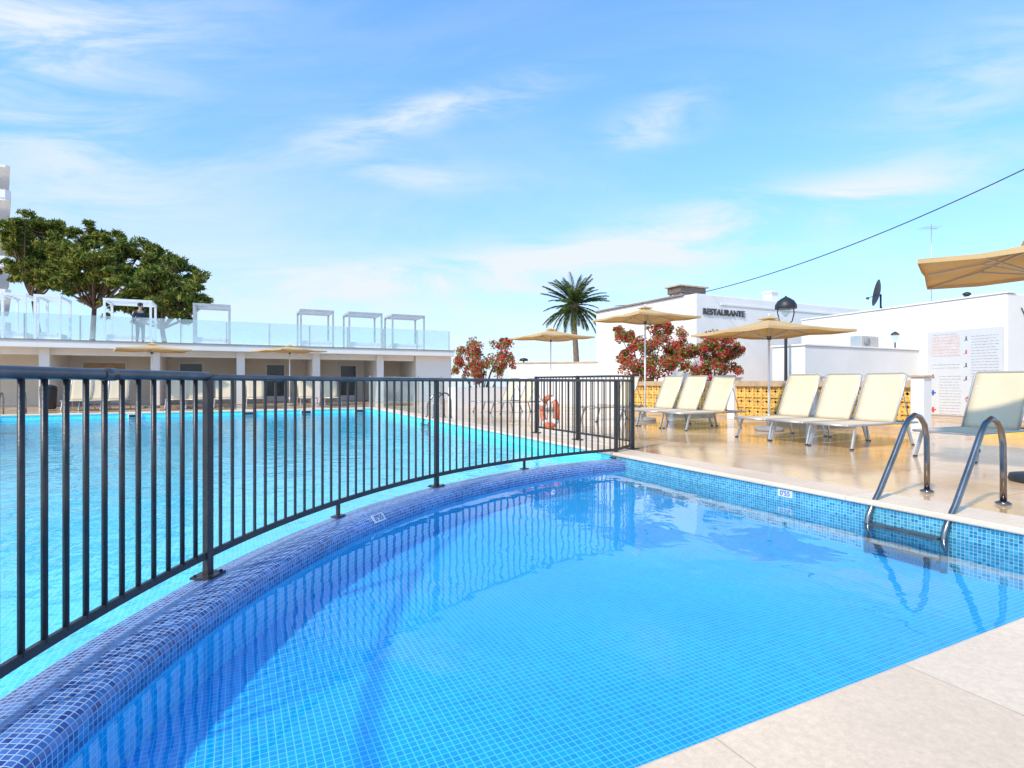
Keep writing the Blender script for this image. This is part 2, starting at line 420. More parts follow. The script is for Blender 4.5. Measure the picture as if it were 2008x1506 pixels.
# depth plaques
def plaque(name, label, loc, rotm):
    t = thing(name, label, 'depth marker', loc); t.rotation_euler = rotm
    b = MB(); b.box((0,0,.003),(.16,.07,.006)); b.build('plate', M['plate'], t, bevel=.002)
    text_mesh("0'55", .066, 'lettering', M['blue'], t, (0,0,.007), (0,0,0), .001)
yy = fy(1540, 0)
plaque('depth_marker', "white depth tile with blue figures on the turquoise wall under the sunbathing deck", F2W(-.001, yy, -.082), (PI/2, 0, TH-PI/2))
ph = phi_u(740, RI+.02)
ra = ph+TH; rad = Vector((math.cos(ra), math.sin(ra), 0)); tx = Vector((math.sin(ra), -math.cos(ra), 0))
nn = (-rad*.80+Vector((0,0,.60))).normalized(); ty = nn.cross(tx)
plaque('depth_marker', "white depth tile with blue figures on the inner edge of the blue mosaic curb", F2W(*arc(RI+.055-.80*.056,ph), ZC-.055+.6*.056), Matrix((tx,ty,nn)).transposed().to_euler())

# ---------------------------------------------------------------- curved railing
fence = FT('pool_railing', 'dark metal bar railing curving along the blue mosaic curb', 'railing', *arc(RF,R(125)), ZC)
ZT = 1.028
p408, p856, p1208 = phi_u(408), phi_u(856), phi_u(1208)
pL = PH_L
sp = lambda a,z: Vector((*arc(RF,a),z))
def arcpath(a0,a1,z,n=60): return [sp(a0+(a1-a0)*i/n, z) for i in range(n+1)]
endF = Vector((*W2F(px(1240,880,8.38)), 0))
b = MB(); b.tube(arcpath(pL,p408,ZT+.006,40), .024, 12); b.build('handrail', M['rail'], fence)
b = MB(); b.tube(arcpath(p408,p1208,ZT,80)+[Vector((endF.x,endF.y,ZT+.0))], .019, 10); b.build('handrail', M['rail'], fence)
a_j = phi_u(212); b = MB(); b.tube([sp(a_j-.006,ZT+.006),sp(a_j+.006,ZT+.006)], .028, 12); b.build('rail_sleeve', M['rail'], fence)
b = MB()
path = arcpath(pL,p1208,.045,140)
for i in range(len(path)-1): b.bar(path[i], path[i+1]+(path[i+1]-path[i])*.02, .018, .038)
b.bar(path[-1], (endF.x,endF.y,.06), .018, .038)
b.build('bottom_rail', M['iron'], fence)
def post(a, top=ZT-.012):
    p = sp(a, 0)
    rot = Matrix.Rotation(a,3,'Z')
    b = MB(); b.box((p.x,p.y,(ZC+top)/2+.005),(.035,.05,top-ZC-.01),rot); o = b.build('post', M['iron'], fence, bevel=.004)
    b = MB(); b.box((p.x,p.y,ZC+.014),(.12,.14,.012),rot)
    for sx in (-1,1):
        for sy in (-1,1):
            q = p+rot@Vector((sx*.042,sy*.052,0)); b.lathe([(.009,ZC+.02),(.009,ZC+.028),(.004,ZC+.031)],8,(q.x,q.y,0))
    b.build('base_plate', M['iron'], o)
for a in (p408,p856,p1208): post(a)
for u in (663,1028):
    a = phi_u(u); p = sp(a,0)
    b = MB(); b.box((p.x,p.y,-.01),(.02,.03,.1),Matrix.Rotation(a,3,'Z')); o = b.build('support_stub', M['iron'], fence)
    b = MB(); b.box((p.x,p.y,ZC+.014),(.07,.1,.01),Matrix.Rotation(a,3,'Z')); b.build('base_plate', M['iron'], o)
def bars(aa, ab):
    L = abs(ab-aa)*RF; n = max(1, round(L/.108))
    for i in range(1, n):
        a = aa+(ab-aa)*i/n; p = sp(a,0)
        b = MB(); b.box((p.x,p.y,(.05+ZT)/2),(.010,.02,ZT-.05),Matrix.Rotation(a,3,'Z')); b.build('baluster', M['iron'], fence)
bars(p408,p856); bars(p856,p1208)
pv = phi_u(-70)
n = round((pv-p408)*RF/.106)
for i in range(1,n+1):
    a = p408+.106/RF*i; p = sp(a,0)
    b = MB(); b.tube([(p.x,p.y,.05),(p.x,p.y,ZT)], .0115, 8); b.build('baluster', M['iron'], fence)
q0 = sp(p1208,0)
for i in range(1,5):
    q = q0.lerp(endF, i/5)
    b = MB(); b.box((q.x,q.y,(.06+ZT)/2),(.012,.016,ZT-.06)); b.build('baluster', M['iron'], fence)
# side railing on the deck
g2 = FT('deck_railing', 'straight dark bar railing standing on the cream deck beyond the curved one', 'railing', endF.x, endF.y+1.5)
y0, y1 = endF.y, endF.y+3.0
for yv in (y0, y0+1.5, y1):
    b = MB(); b.box((endF.x,yv,.56),(.05,.05,1.12)); o = b.build('post', M['iron'], g2, bevel=.004)
    b = MB(); b.box((endF.x,yv,.007),(.15,.15,.014)); b.build('base_plate', M['iron'], o)
for z, nm in ((1.10,'handrail'),(.12,'bottom_rail')):
    b = MB(); b.tube([(endF.x+.001,y0+.02,z),(endF.x+.001,y1-.02,z)], .018, 8); b.build(nm, M['iron'], g2)
for i in range(1,27):
    yv = y0+3.0*i/27
    if abs(yv-y0-1.5) < .04: continue
    b = MB(); b.box((endF.x,yv,.61),(.011,.013,.98)); b.build('baluster', M['iron'], g2)
# lifebuoy on the deck railing
yb = fy(1085, endF.x)
lb = FT('lifebuoy', 'orange lifebuoy hanging on the straight deck railing', 'lifebuoy', endF.x-.09, yb, .42)
b = MB(); b.tube([(endF.x-.08, yb+.27*math.cos(t*PI/16), .45+.27*math.sin(t*PI/16)) for t in range(33)], .055, 10); b.build('ring', M['orange'], lb)
for k in range(4):
    a = k*PI/2+.6
    b = MB(); b.tube([(endF.x-.08, yb+.27*math.cos(a+d), .45+.27*math.sin(a+d)) for d in (-.15,-.05,.05,.15)], .0575, 10); b.build('band', M['whitemetal'], lb)

# ---------------------------------------------------------------- ladders
def ladder(label, y, x0=.82, wid=.56):
    t = FT('pool_ladder', label, 'pool ladder', 0, y, 0, 'pool ladders')
    for k in (0,1):
        yv = y-wid*k
        P = [(x0,yv,.012),(x0,yv,.3),(x0-.005,yv,.50),(x0-.04,yv,.62),(x0-.11,yv,.69),(x0-.2,yv,.71),(x0-.29,yv,.67),(x0-.36,yv,.59),(x0-.5,yv,.38),(.1,yv,.07),(.0,yv,-.04),(-.055,yv,-.12),(-.075,yv,-.22),(-.075,yv,-.41)]
        b = MB(); b.tube(P, .0235, 14); b.build('rail', M['steel'], t)
        b = MB(); b.lathe([(.055,.012),(.055,.02),(.03,.034),(.025,.034)],20,(x0,yv,0)); b.build('flange', M['steel'], t)
    for z,xx in ((-.175,-.075),(-.34,-.08)):
        b = MB(); b.bx(xx-.05,xx+.03,y-wid+.02,y-.02,z-.016,z+.016); b.build('tread', M['rail'], t, bevel=.005)
ladder('steel ladder with two arched handrails in the shallow pool, right foreground', -3.21)
ladder('distant steel ladder at the right edge of the main pool, seen through the railing', 9.2, .6)
t = FT('pool_ladder', 'distant steel ladder on the far edge of the main pool at far left', 'pool ladder', fx(38,YF), YF, 0, 'pool ladders')
xl = fx(38,YF)
for k in (0,1):
    xv = xl-.55*k
    b = MB(); b.tube([(xv,YF+.6,.01),(xv,YF+.6,.5),(xv,YF+.5,.68),(xv,YF+.36,.66),(xv,YF+.1,.15),(xv,YF-.06,-.05),(xv,YF-.07,-.8)], .022, 10); b.build('rail', M['steel'], t)
for z in (-.28,-.55):
    b = MB(); b.bx(xl-.53,xl-.02,YF-.12,YF-.05,z-.015,z+.015); b.build('tread', M['steel'], t)

# ---------------------------------------------------------------- loungers
def make_lounger(label, group):
    t = thing('sun_lounger', label, 'sun lounger', (0,0,0), 0, group)
    W = .33; z = .36; HX = 1.16; an = R(66); BL = .86
    hx = HX+BL*math.cos(an); hz = z+BL*math.sin(an)
    b = MB()
    for s in (-1,1): b.tube([(0,s*(W-.03),z-.005),(.02,s*W,z),(1.78,s*W,z)], .017, 8)
    b.tube([(.005,-W+.02,z),(.005,W-.02,z)], .016, 8); b.tube([(1.775,-W,z),(1.775,W,z)], .016, 8)
    b.build('frame', M['alu'], t)
    def sheet(fn, name):
        b = MB(); nu, nv = 12, 6
        for i in range(nu+1):
            for j in range(nv+1): b.v.append(Vector(fn(i/nu, -1+2*j/nv)))
        for i in range(nu):
            for j in range(nv):
                k = i*(nv+1)+j; b.face((k, k+nv+1, k+nv+2, k+1), True)
        o = b.build(name, M['sling'], t); so = o.modifiers.new('Solid','SOLIDIFY'); so.thickness = .007; so.offset = 0
    sheet(lambda s,w: (.02+(HX-.03)*s, w*(W-.012), z+.012-.03*math.sin(PI*s)*(1-w*w)), 'seat')
    dx, dz = math.cos(an), math.sin(an)
    sheet(lambda s,w: (HX+.01+dx*BL*s+dz*.03*math.sin(PI*s)*(1-w*w), w*(W-.012), z+.015+dz*BL*s-dx*.03*math.sin(PI*s)*(1-w*w)), 'backrest')
    b = MB(); b.tube([(HX,-W+.006,z),(hx-.02*dx,-W+.006,hz-.02),(hx,-W+.05,hz),(hx,W-.05,hz),(hx-.02*dx,W-.006,hz-.02),(HX,W-.006,z)], .014, 8); bf = b.build('back_frame', M['alu'], t)
    b = MB(); b.tube([(hx-.2*dx,-W+.05,hz-.2*dz),(1.66,-W+.05,z),(1.66,W-.05,z),(hx-.2*dx,W-.05,hz-.2*dz)], .01, 6); b.build('back_prop', M['alu'], bf)
    for x,dxx in ((.22,-.13),(1.5,.12)):
        for s in (-1,1):
            b = MB(); b.bar((x,s*(W-.012),z),(x+dxx,s*(W+.012),.0),.022,.045); lg = b.build('leg', M['alu'], t)
            b = MB(); b.box((x+dxx,s*(W+.012),.012),(.05,.032,.022)); b.build('foot_cap', M['dark'], lg)
    return t
LG = 'cream sun loungers set out round the pools'
proto = make_lounger('', LG)
first = [True]
def lounger(label, x, y, rot=0):
    if first[0]: o = proto; first[0] = False
    else: o = copy_tree(proto)
    o.location = F2W(x,y); o.rotation_euler = (0,0,TH+rot); o['label'] = label
    return o
l1 = W2F((4.77,8.45)); lx = l1[0]
for i, lab in enumerate(('nearest cream lounger of the trio before the golden block wall',
                         'middle cream lounger of the trio beneath the large umbrella',
                         'farthest cream lounger of the trio, beside the large umbrella pole')):
    lounger(lab, lx+.05*i, l1[1]+.75*i, random.uniform(-.03,.03))
l2 = W2F((3.35,11.7))
for i, lab in enumerate(('nearest cream lounger of the row beneath the red leaved shrubs','second cream lounger of the row beneath the red leaved shrubs','third cream lounger of the row beneath the red leaved shrubs')):
    lounger(lab, l2[0]-.03*i, l2[1]+.75*i, random.uniform(-.03,.03))
lounger('single cream lounger beyond the row, directly behind the railing end post', l2[0]-.1, l2[1]+3.05, .02)
l3 = W2F((5.5,7.15)); lounger('cream lounger at the far right edge, in front of the rules board', l3[0], l3[1], -.03)
lounger('small far cream lounger on the deck right of the main pool, nearer of two', 2.6, 10.2, .05)
lounger('small far cream lounger on the deck right of the main pool, farther of two', 2.4, 11.2, .03)
for i, (u, lab) in enumerate(((160,'leftmost cream lounger in front of the low white pavilion'),(192,'second cream lounger from the left in front of the low white pavilion'),(232,'third cream lounger from the left in front of the low white pavilion'),
    (350,'cream lounger right of the left pavilion umbrella pole'),(388,'fifth cream lounger from the left in front of the low white pavilion'),(440,'sixth cream lounger from the left in front of the low white pavilion'),(500,'cream lounger left of the right pavilion umbrella pole'),(600,'cream lounger right of the right pavilion umbrella pole'),(645,'rightmost cream lounger in front of the low white pavilion'))):
    lounger(lab, fx(u,19.3), 18.0, PI/2)

# ---------------------------------------------------------------- umbrellas
def umbrella(label, loc, yaw, half, zr, zp, base=1):
    t = thing('sun_umbrella', label, 'umbrella', loc, yaw, 'sand coloured sun umbrellas')
    b = MB(); b.tube([(0,0,.05),(0,0,zp-.02)], .022, 10); b.build('pole', M['whitemetal'], t)
    b = MB()
    cor = [(-1,-1),(0,-1),(1,-1),(1,0),(1,1),(0,1),(-1,1),(-1,0)]
    m = 6
    def pt(k, f):
        x,y = cor[k%8]; mid = (k%2==1)
        z = zp-(zp-zr)*(f**.92) - .03*math.sin(PI*f)
        if mid: z += .015*f
        return Vector((x*half*f*(.985 if mid else 1), y*half*f*(.985 if mid else 1), z))
    for k in range(8):
        for i in range(m):
            f0, f1 = i/m, (i+1)/m
            for a,c in ((0,.5),(.5,1)):
                def q(f,t_):
                    p = pt(k,f).lerp(pt(k+1,f),t_); p.z -= .022*f*math.sin(PI*t_); return p
                if i == 0: b.poly([q(0,0),q(f1,a),q(f1,c)], sm=False)
                else: b.poly([q(f0,a),q(f1,a),q(f1,c),q(f0,c)], sm=False)
        for a,c in ((0,.5),(.5,1)):
            p = pt(k,1).lerp(pt(k+1,1),a); r_ = pt(k,1).lerp(pt(k+1,1),c)
            p.z -= .022*math.sin(PI*a); r_.z -= .022*math.sin(PI*c)
            b.poly([p, p-Vector((0,0,.045)), r_-Vector((0,0,.045)), r_])
    o = b.build('canopy', M['canvas'], t)
    md = o.modifiers.new('Weld','WELD'); md.merge_threshold = .001
    md = o.modifiers.new('Solid','SOLIDIFY'); md.thickness = .006
    b = MB(); h2 = .17
    b.poly([(-h2,-h2,zp-.01),(h2,-h2,zp-.01),(0,0,zp+.06)]); b.poly([(h2,-h2,zp-.01),(h2,h2,zp-.01),(0,0,zp+.06)]); b.poly([(h2,h2,zp-.01),(-h2,h2,zp-.01),(0,0,zp+.06)]); b.poly([(-h2,h2,zp-.01),(-h2,-h2,zp-.01),(0,0,zp+.06)])
    b.build('vent_cap', M['canvas'], o)
    b = MB(); b.lathe([(.012,zp+.055),(.022,zp+.075),(.014,zp+.1),(.003,zp+.105)],10); b.build('finial', M['whitemetal'], t)
    hub = zr-.12
    b = MB(); b.lathe([(.03,hub-.04),(.045,hub-.03),(.045,hub+.03),(.03,hub+.04)],12); b.build('hub', M['dark'], t)
    for k in range(8):
        p1 = pt(k,.03)-Vector((0,0,.03)); p2 = pt(k,.97)-Vector((0,0,.03)); pm = pt(k,.5)-Vector((0,0,.035))
        b = MB(); b.bar(p1,pm,.014,.02); b.bar(pm,p2,.014,.02); rb = b.build('rib', M['alu'], t)
        b = MB(); b.bar((pm.x*.06,pm.y*.06,hub),pm,.012,.016); b.build('strut', M['alu'], rb)
    b = MB(); b.lathe([(.27,0),(.28,.02),(.27,.07),(.12,.10),(.04,.11)],24); o = b.build('base', M['grey'] if base==1 else M['dark'], t)
    b = MB(); b.tube([(0,0,.1),(0,0,.38)],.032,12); b.build('sleeve', M['alu'], o)
    return t
p = px(1508,0,11.5); umbrella('large sand umbrella over the trio of loungers in front of the golden block wall', (p.x,p.y,0), R(20), 1.10, 2.04, 2.32)
p = px(1265,0,14.5); umbrella('sand umbrella above the red leaved shrubs, left of the restaurant wall', (p.x,p.y,0), R(26), .98, 2.68, 2.94)
p = px(1080,0,20); umbrella('small sand umbrella below the palm tree', (p.x,p.y,0), R(30), 1.12, 2.62, 2.90)
umbrella('sand umbrella cut off by the right edge, its underside in shade', (5.32,5.55,0), R(-39), .98, 2.20, 2.42, 2)
xu = fx(298,19.8); umbrella('pale umbrella seen edge on before the left half of the low pavilion', F2W(xu,19.8), TH+.2, 1.2, 2.28, 2.5)
xu = fx(568,19.8); umbrella('pale umbrella seen edge on before the right half of the low pavilion', F2W(xu,19.8), TH+.5, 1.1, 2.38, 2.58)

# ---------------------------------------------------------------- low pavilion with terrace
YP = 22.2; XR = fx(885,YP); XLp = -17.5
pav = FT('pool_pavilion', 'long low white pavilion with open bays and a roof terrace beyond the main pool', 'building', -5, YP+3)
b = MB(); b.bx(XLp,XR,YP-.5,YP+7,2.38,2.70); b.build('roof_slab', M['white'], pav, bevel=.02)
b = MB(); b.bx(XLp,XR+.02,YP-.53,YP-.501,2.65,2.71); b.build('roof_edge', M['grey'], pav)
b = MB(); b.bx(XLp,fx(812,YP+.3)-.01,YP+.2,YP+.45,2.12,2.38); b.build('beam', M['white'], pav)
b = MB(); b.bx(XLp,XR-.02,YP+3.2,YP+3.5,0,2.38); bw = b.build('back_wall', M['cream_wall'], pav)
for u in (88,305,472,620,745):
    x = fx(u,YP+.1); b = MB(); b.bx(x-.17,x+.17,YP,YP+3.2,0.01,2.379); b.build('partition_wall', M['white'], pav, bevel=.01)
x = fx(815,YP+.1); b = MB(); b.bx(x,XR,YP-.01,YP+3.19,0,2.379); b.build('end_wall', M['white'], pav, bevel=.01)
for u0,u1,m_ in ((160,250,'tan'),(350,400,'window'),(520,560,'window'),(665,700,'window')):
    x0, x1 = fx(u0,YP+3.2), fx(u1,YP+3.2)
    b = MB(); b.bx(x0,x1,YP+3.14,YP+3.198,.02,2.0); d_ = b.build('door', M['whitemetal'], pav)
    b = MB(); b.bx(x0+.08,x1-.08,YP+3.12,YP+3.139,.3,1.9); b.build('pane', M['window'] if m_=='window' else M['tan'], d_)
for u in (95,):
    x = fx(u,20.5); tb = FT('towel_bin', 'dark round bin standing in front of the left pavilion bay', 'bin', x, 20.5)
    b = MB(); b.lathe([(.2,0),(.24,.05),(.27,.75),(.25,.8)],18,(x,20.5,0)); b.build('body', M['dark'], tb)
    b = MB(); b.lathe([(.27,.805),(.28,.83),(.15,.9),(.02,.92)],18,(x,20.5,0)); b.build('lid', M['dark'], tb)
gl = FT('glass_balustrade', 'glass balustrade along the edge of the pavilion roof terrace', 'balustrade', -5, YP-.2, 2.7)
xs = [XLp+ (XR-.2-XLp)*i/13 for i in range(14)]
for i in range(13):
    b = MB(); b.bx(xs[i]+.03,xs[i+1]-.03,YP-.2,YP-.185,2.76,3.75); b.build('glass_panel', M['glass'], gl)
for x in xs:
    b = MB(); b.bx(x-.02,x+.02,YP-.22,YP-.17,2.70,3.72); b.build('post', M['frame_grey'], gl)
def daybed(label, u0, u1, yc, fm, h=1.95):
    x0, x1 = fx(u0,yc), fx(u1,yc); xm = (x0+x1)/2; dpt = 1.7
    t = FT('canopy_daybed', label, 'daybed', xm, yc+dpt/2, 2.7, 'canopy daybeds on the roof terrace')
    z = 2.7
    for sx in (x0+.05,x1-.05):
        for y in (yc,yc+dpt):
            b = MB(); b.box((sx,y,z+h/2),(.09,.09,h)); b.build('post', fm, t)
    b = MB()
    for y in (yc,yc+dpt): b.bx(x0,x1,y-.05,y+.05,z+h-.003,z+h+.1)
    for sx in (x0+.05,x1-.05): b.bx(sx-.05,sx+.05,yc+.052,yc+dpt-.052,z+h-.003,z+h+.1)
    b.build('canopy_frame', fm, t)
    b = MB()
    for i in range(3):
        y = yc+.4+(dpt-.8)*i/2; b.bx(x0+.1,x1-.1,y-.025,y+.025,z+h+.02,z+h+.06)
    b.build('slats', fm, t)
    b = MB(); b.bx(x0+.1,x1-.1,yc+.06,yc+dpt-.06,z+.1,z+.28); b.build('bed_base', M['whitemetal'], t)
    b = MB(); b.bx(x0+.12,x1-.12,yc+.08,yc+dpt-.08,z+.281,z+.45); b.build('mattress', M['matt'], t, bevel=.04)
for lab,u0,u1,fm in (('white framed daybed at far left of the roof terrace, by the tower',2,52,'whitemetal'),('white framed daybed below the leftmost pine',66,120,'whitemetal'),('white framed daybed with a person standing in front of it',202,298,'whitemetal'),
    ('shade-grey framed daybed at the foot of the lowest pine',378,452,'frame_grey'),('shade-grey framed daybed alone in the middle of the roof terrace',588,655,'frame_grey'),('shade-grey framed daybed second from the right on the roof terrace',683,750,'frame_grey'),('rightmost shade-grey framed daybed on the roof terrace',768,833,'frame_grey')):
    daybed(lab,u0,u1,YP+1.9,M[fm])
for u,l in ((265,'leftmost'),(490,'second'),(600,'third'),(705,'rightmost')):
    x = fx(u,YF); s = FT('pool_skimmer', f'{l} small dark skimmer slot in the far wall of the main pool', 'skimmer', x, YF-.03, -.16, 'skimmer slots in the far pool wall')
    b = MB(); b.bx(x-.2,x+.2,YF-.05,YF-.005,-.16,-.04); b.build('frame', M['whitemetal'], s)
    b = MB(); b.bx(x-.16,x+.16,YF-.06,YF-.051,-.155,-.06); b.build('opening', M['dark'], s)

# ---------------------------------------------------------------- hotel tower at far left
tw = WT('hotel_tower', 'tall white hotel tower with stacked balconies at the left edge', 'building', (-60,55,0))
b = MB(); b.prism([(-70,51.6),(-47.9,51.6),(-57.8,62),(-70,62)],0,20.3); b.build('wall', M['tower'], tw)
out = [(-70,49.4),(-45.5,49.4),(-45.15,49.55),(-45.05,49.9),(-56.2,62),(-70,62)]
for k in range(8):
    z = 20.4-2.95*k
    if z < 2: break
    b = MB(); b.prism(out, z-.22, z); sl = b.build('balcony_slab', M['tower'], tw)
    if k:
        b = MB()
        for i in range(len(out)-2): b.bar((*out[i],z+.36),(*out[i+1],z+.36),.12,.72)
        b.build('parapet', M['tower'], sl)
        b = MB(); b.bx(-66,-48.4,51.5,51.59,z+.3,z+2.3); b.build('window', M['window'], tw)

# ---------------------------------------------------------------- foliage
def leaves(b, c, rad, n, size, elong=1.6):
    for _ in range(n):
        d = Vector((random.gauss(0,1),random.gauss(0,1),random.gauss(0,1))).normalized()*(random.random()**.45)
        p = Vector(c)+Vector((d.x*rad[0],d.y*rad[1],d.z*rad[2]))
        a = Vector((random.gauss(0,1),random.gauss(0,1),random.gauss(0,1)+.3)).normalized()
        u = a.orthogonal().normalized(); w = a.cross(u)
        an = random.random()*2*PI; u, w = u*math.cos(an)+w*math.sin(an), w*math.cos(an)-u*math.sin(an)
        s = size*random.uniform(.6,1.3)
        b.poly([p-u*s*elong*.5, p+w*s*.35, p+u*s*elong*.5, p-w*s*.35])
def gs(sig): return max(-1.15, min(1.15, random.gauss(0,sig)))
def pine(label, d, base, fork, clumps):
    bp = px(base[0],base[1],d); bp.z = 0
    t = WT('pine_tree', label, 'tree', bp)
    fk = px(fork[0],fork[1],d)
    b = MB(); mid = bp.lerp(fk,.5)+Vector((.25,.2,0))
    b.tube([bp,mid,fk],[.24,.18,.13],9)
    cr = MB()
    for (u,v,rp) in clumps:
        dd = d+random.uniform(-1.8,1.8); c = px(u,v,dd); r = rp/FPX*d
        m1 = fk.lerp(c,.55)+Vector((random.uniform(-.3,.3),random.uniform(-.3,.3),-.3))
        b.tube([fk,m1,c,c+Vector((0,0,r*.3))],[.085,.06,.04,.025],6)
        for _ in range(12):
            o = Vector((gs(.72),gs(.6),gs(.52)))*r
            q = c+o; rr = r*random.uniform(.2,.44)
            b.tube([c,c.lerp(q,.6)+Vector((0,0,-.1)),q],[.035,.02,.01],4)
            leaves(cr, q, (rr*1.3,rr*1.3,rr*.72), 112, .15, 3.0)
    b.build('trunk', M['bark'], t)
    cr.build('crown', M['pine'], t)
pine('leftmost pine beside the white tower', 38, (70,760), (66,590), [(48,448,28),(82,446,28),(105,464,28),(30,478,26),(118,480,28),(70,490,32),(38,518,26),(102,520,28),(18,458,16),(65,467,28),(75,540,24),(128,515,24),(110,548,22)])
pine('broad middle pine with forked bare trunk above the terrace', 36, (150,760), (185,605), [(155,474,30),(198,468,30),(240,482,30),(138,503,30),(185,508,36),(228,524,38),(140,542,28),(268,508,32),(285,533,30),(180,545,26),(215,497,32),(245,552,28),(100,538,26),(300,515,24),(160,570,20),(210,568,20)])
pine('lowest pine of the three, on the right of the clump', 34.5, (318,760), (318,645), [(308,513,26),(338,527,30),(290,547,32),(332,558,36),(365,554,22),(300,592,34),(390,595,14),(260,580,30),(348,594,28),(372,578,20),(320,582,30),(270,560,28),(240,598,22)])

def palm():
    d = 36; c = px(1128,598,d); base = px(1128,742,d); base.z = 0
    t = WT('palm_tree', 'palm tree with a round feathery crown and slim trunk behind the umbrellas', 'palm tree', base)
    b = MB(); n = 26
    pts = [base.lerp(c,i/n)+Vector((.08*math.sin(i*.2),0,0)) for i in range(n+1)]
    b.tube(pts,[.2-.05*i/n+(.012 if i%2 else 0) for i in range(n+1)],10); b.build('trunk', M['palmbark'], t)
    b = MB(); b.lathe([(.15,-.55),(.3,-.25),(.34,.0),(.2,.25)],12,pts[-1]); b.build('crown_shaft', M['palmbark'], t)
    meshes = []
    for var in range(4):
        fb = MB(); L = 2.5; droop = (.3,.45,.6,.4)[var]
        P = []
        for i in range(13):
            s = i/12; P.append(Vector((L*s*(1-.1*s), 0, .5*s-droop*1.5*s*s)))
        fb.tube(P,[.028*(1-.85*i/12) for i in range(13)],5)
        for i in range(38):
            s = .1+.9*i/38; k = min(11,int(s*12)); p0 = P[k].lerp(P[k+1], s*12-k); tg = (P[k+1]-P[k]).normalized()
            ll = .42*math.sin(PI*min(1,(s*.8+.18)))**.6
            for sd in (-1,1):
                dr = (tg*.8+Vector((0,sd*.7,0))+Vector((0,0,random.uniform(-.25,.05)))).normalized()
                tip = p0+dr*ll+Vector((0,0,-.06))
                fb.poly([p0-tg*.018, p0+dr*ll*.5+Vector((0,0,.02)), tip, p0+tg*.018])
        meshes.append(fb)
    cen = pts[-1]-base
    protos = []
    for i in range(66):
        az = i*2.39996; el = -.95+2.3*random.random()
        if i < 4: o = meshes[i].build('frond', M['palm'], None); o.parent = t; protos.append(o)
        else: o = protos[i%4].copy(); COL.objects.link(o)
        s = random.uniform(.85,1.08)*(1 if el < .8 else .92); o.scale = (s,s,s)
        o.location = cen; o.rotation_euler = (random.uniform(-.2,.2), -el, az)
palm()

def shrub(label, d, u, v, blobs, mat, n=900):
    c = px(u,v,d); base = Vector((c.x,c.y,0))
    t = WT('flowering_shrub' if mat=='boug' else 'cypress_tree', label, 'shrub' if mat=='boug' else 'tree', base)
    b = MB(); cr = MB()
    for (uu,vv,rp) in blobs:
        q = px(uu,vv,d+random.uniform(-.4,.4)); r = rp/FPX*d
        b.tube([base+Vector((random.uniform(-.1,.1),0,0)), base.lerp(q,.5)+Vector((random.uniform(-.15,.15),0,.15)), q],[.04,.022,.008],5)
        for _ in range(8):
            o = Vector((random.uniform(-1,1),random.uniform(-1,1),random.uniform(-.9,1)))*r*.92
            b.tube([q,q+o*.6,q+o*1.1],[.008,.006,.003],4)
            leaves(cr, q+o, (r*.46,r*.46,r*.43), n//8, .08, 1.4)
    b.build('stem', M['bark'], t); cr.build('crown', M[mat], t)
shrub('red leaved shrub behind the railing, left of the small umbrella', 23, 945, 745, [(915,702,24),(947,695,28),(980,690,26),(905,722,20),(955,722,28),(990,714,20),(930,733,20),(988,676,13)], 'boug', 900)
shrub('red leaved shrub under the umbrella left of the restaurant', 19, 1272, 745, [(1238,672,28),(1275,665,30),(1312,675,28),(1228,655,16),(1255,705,32),(1298,705,32),(1222,700,18),(1325,705,24),(1268,735,30),(1215,655,11),(1300,650,16)], 'boug', 900)
shrub('red leaved shrub in front of the restaurant corner, right of its twin', 18, 1395, 745, [(1355,680,26),(1395,672,28),(1432,676,22),(1350,710,26),(1392,710,30),(1430,710,22),(1370,735,24),(1412,735,24),(1447,685,12)], 'boug', 900)
shrub('slim dark cypress left of the restaurant side wall', 29, 1181, 745, [(1181,655,9),(1181,672,11),(1181,692,12),(1181,715,12)], 'cyp', 420)

# ---------------------------------------------------------------- golden block wall behind the loungers
XW = 7.4
bw = FT('breeze_block_wall', 'low wall of golden pierced blocks between cream piers behind the loungers', 'wall', XW, 4.5)
piers = [fy(1806,XW),2.5,4.85,7.2,9.5]
for y in piers:
    b = MB(); b.bx(XW-.14,XW+.14,y-.12,y+.12,0,1.10); pr = b.build('pier', M['white'], bw, bevel=.01)
    b = MB(); b.bx(XW-.17,XW+.17,y-.15,y+.15,1.102,1.14); b.build('pier_cap', M['tan'], pr)
for i in range(4):
    ya, yb_ = piers[i]+.12, piers[i+1]-.12
    b = MB(); b.bx(XW-.10,XW+.10,ya+.002,yb_-.002,.9,1.04); b.build('coping', M['tan'], bw)
    b = MB(); b.bx(XW-.08,XW+.08,ya+.002,yb_-.002,0,.1); b.build('plinth', M['tan'], bw)
    b = MB(); nb = round((yb_-ya)/.267); w = (yb_-ya)/nb; hh_ = .8/3
    for j in range(nb):
        for k in range(3):
            y = ya+w*(j+.5); z = .1+hh_*(k+.5)
            b.bx(XW-.05,XW+.05,y-w/2,y-w/2+.02,z-hh_/2,z+hh_/2); b.bx(XW-.05,XW+.05,y+w/2-.02,y+w/2,z-hh_/2,z+hh_/2)
            b.bx(XW-.048,XW+.048,y-w/2+.021,y+w/2-.021,z-hh_/2+.001,z-hh_/2+.02); b.bx(XW-.048,XW+.048,y-w/2+.021,y+w/2-.021,z+hh_/2-.02,z+hh_/2-.001)
            for s in (-1,1):
                for s2 in (-1,1):
                    b.bar((XW,y+s*(w/2-.022),z),(XW,y,z+s2*(hh_/2-.022)),.09,.03,(1,0,0))
    b.build('block_panel', M['gold'], bw)
    b = MB(); b.bx(XW+.22,XW+.27,ya-.1,yb_+.1,0,.88); b.build('shade_backing', M['gold_dark'], bw)  # dark sheet added as the shade seen through the block openings
lw = FT('low_golden_wall', 'ankle high golden block edging below the rules board', 'wall', XW+.97, -1.5)
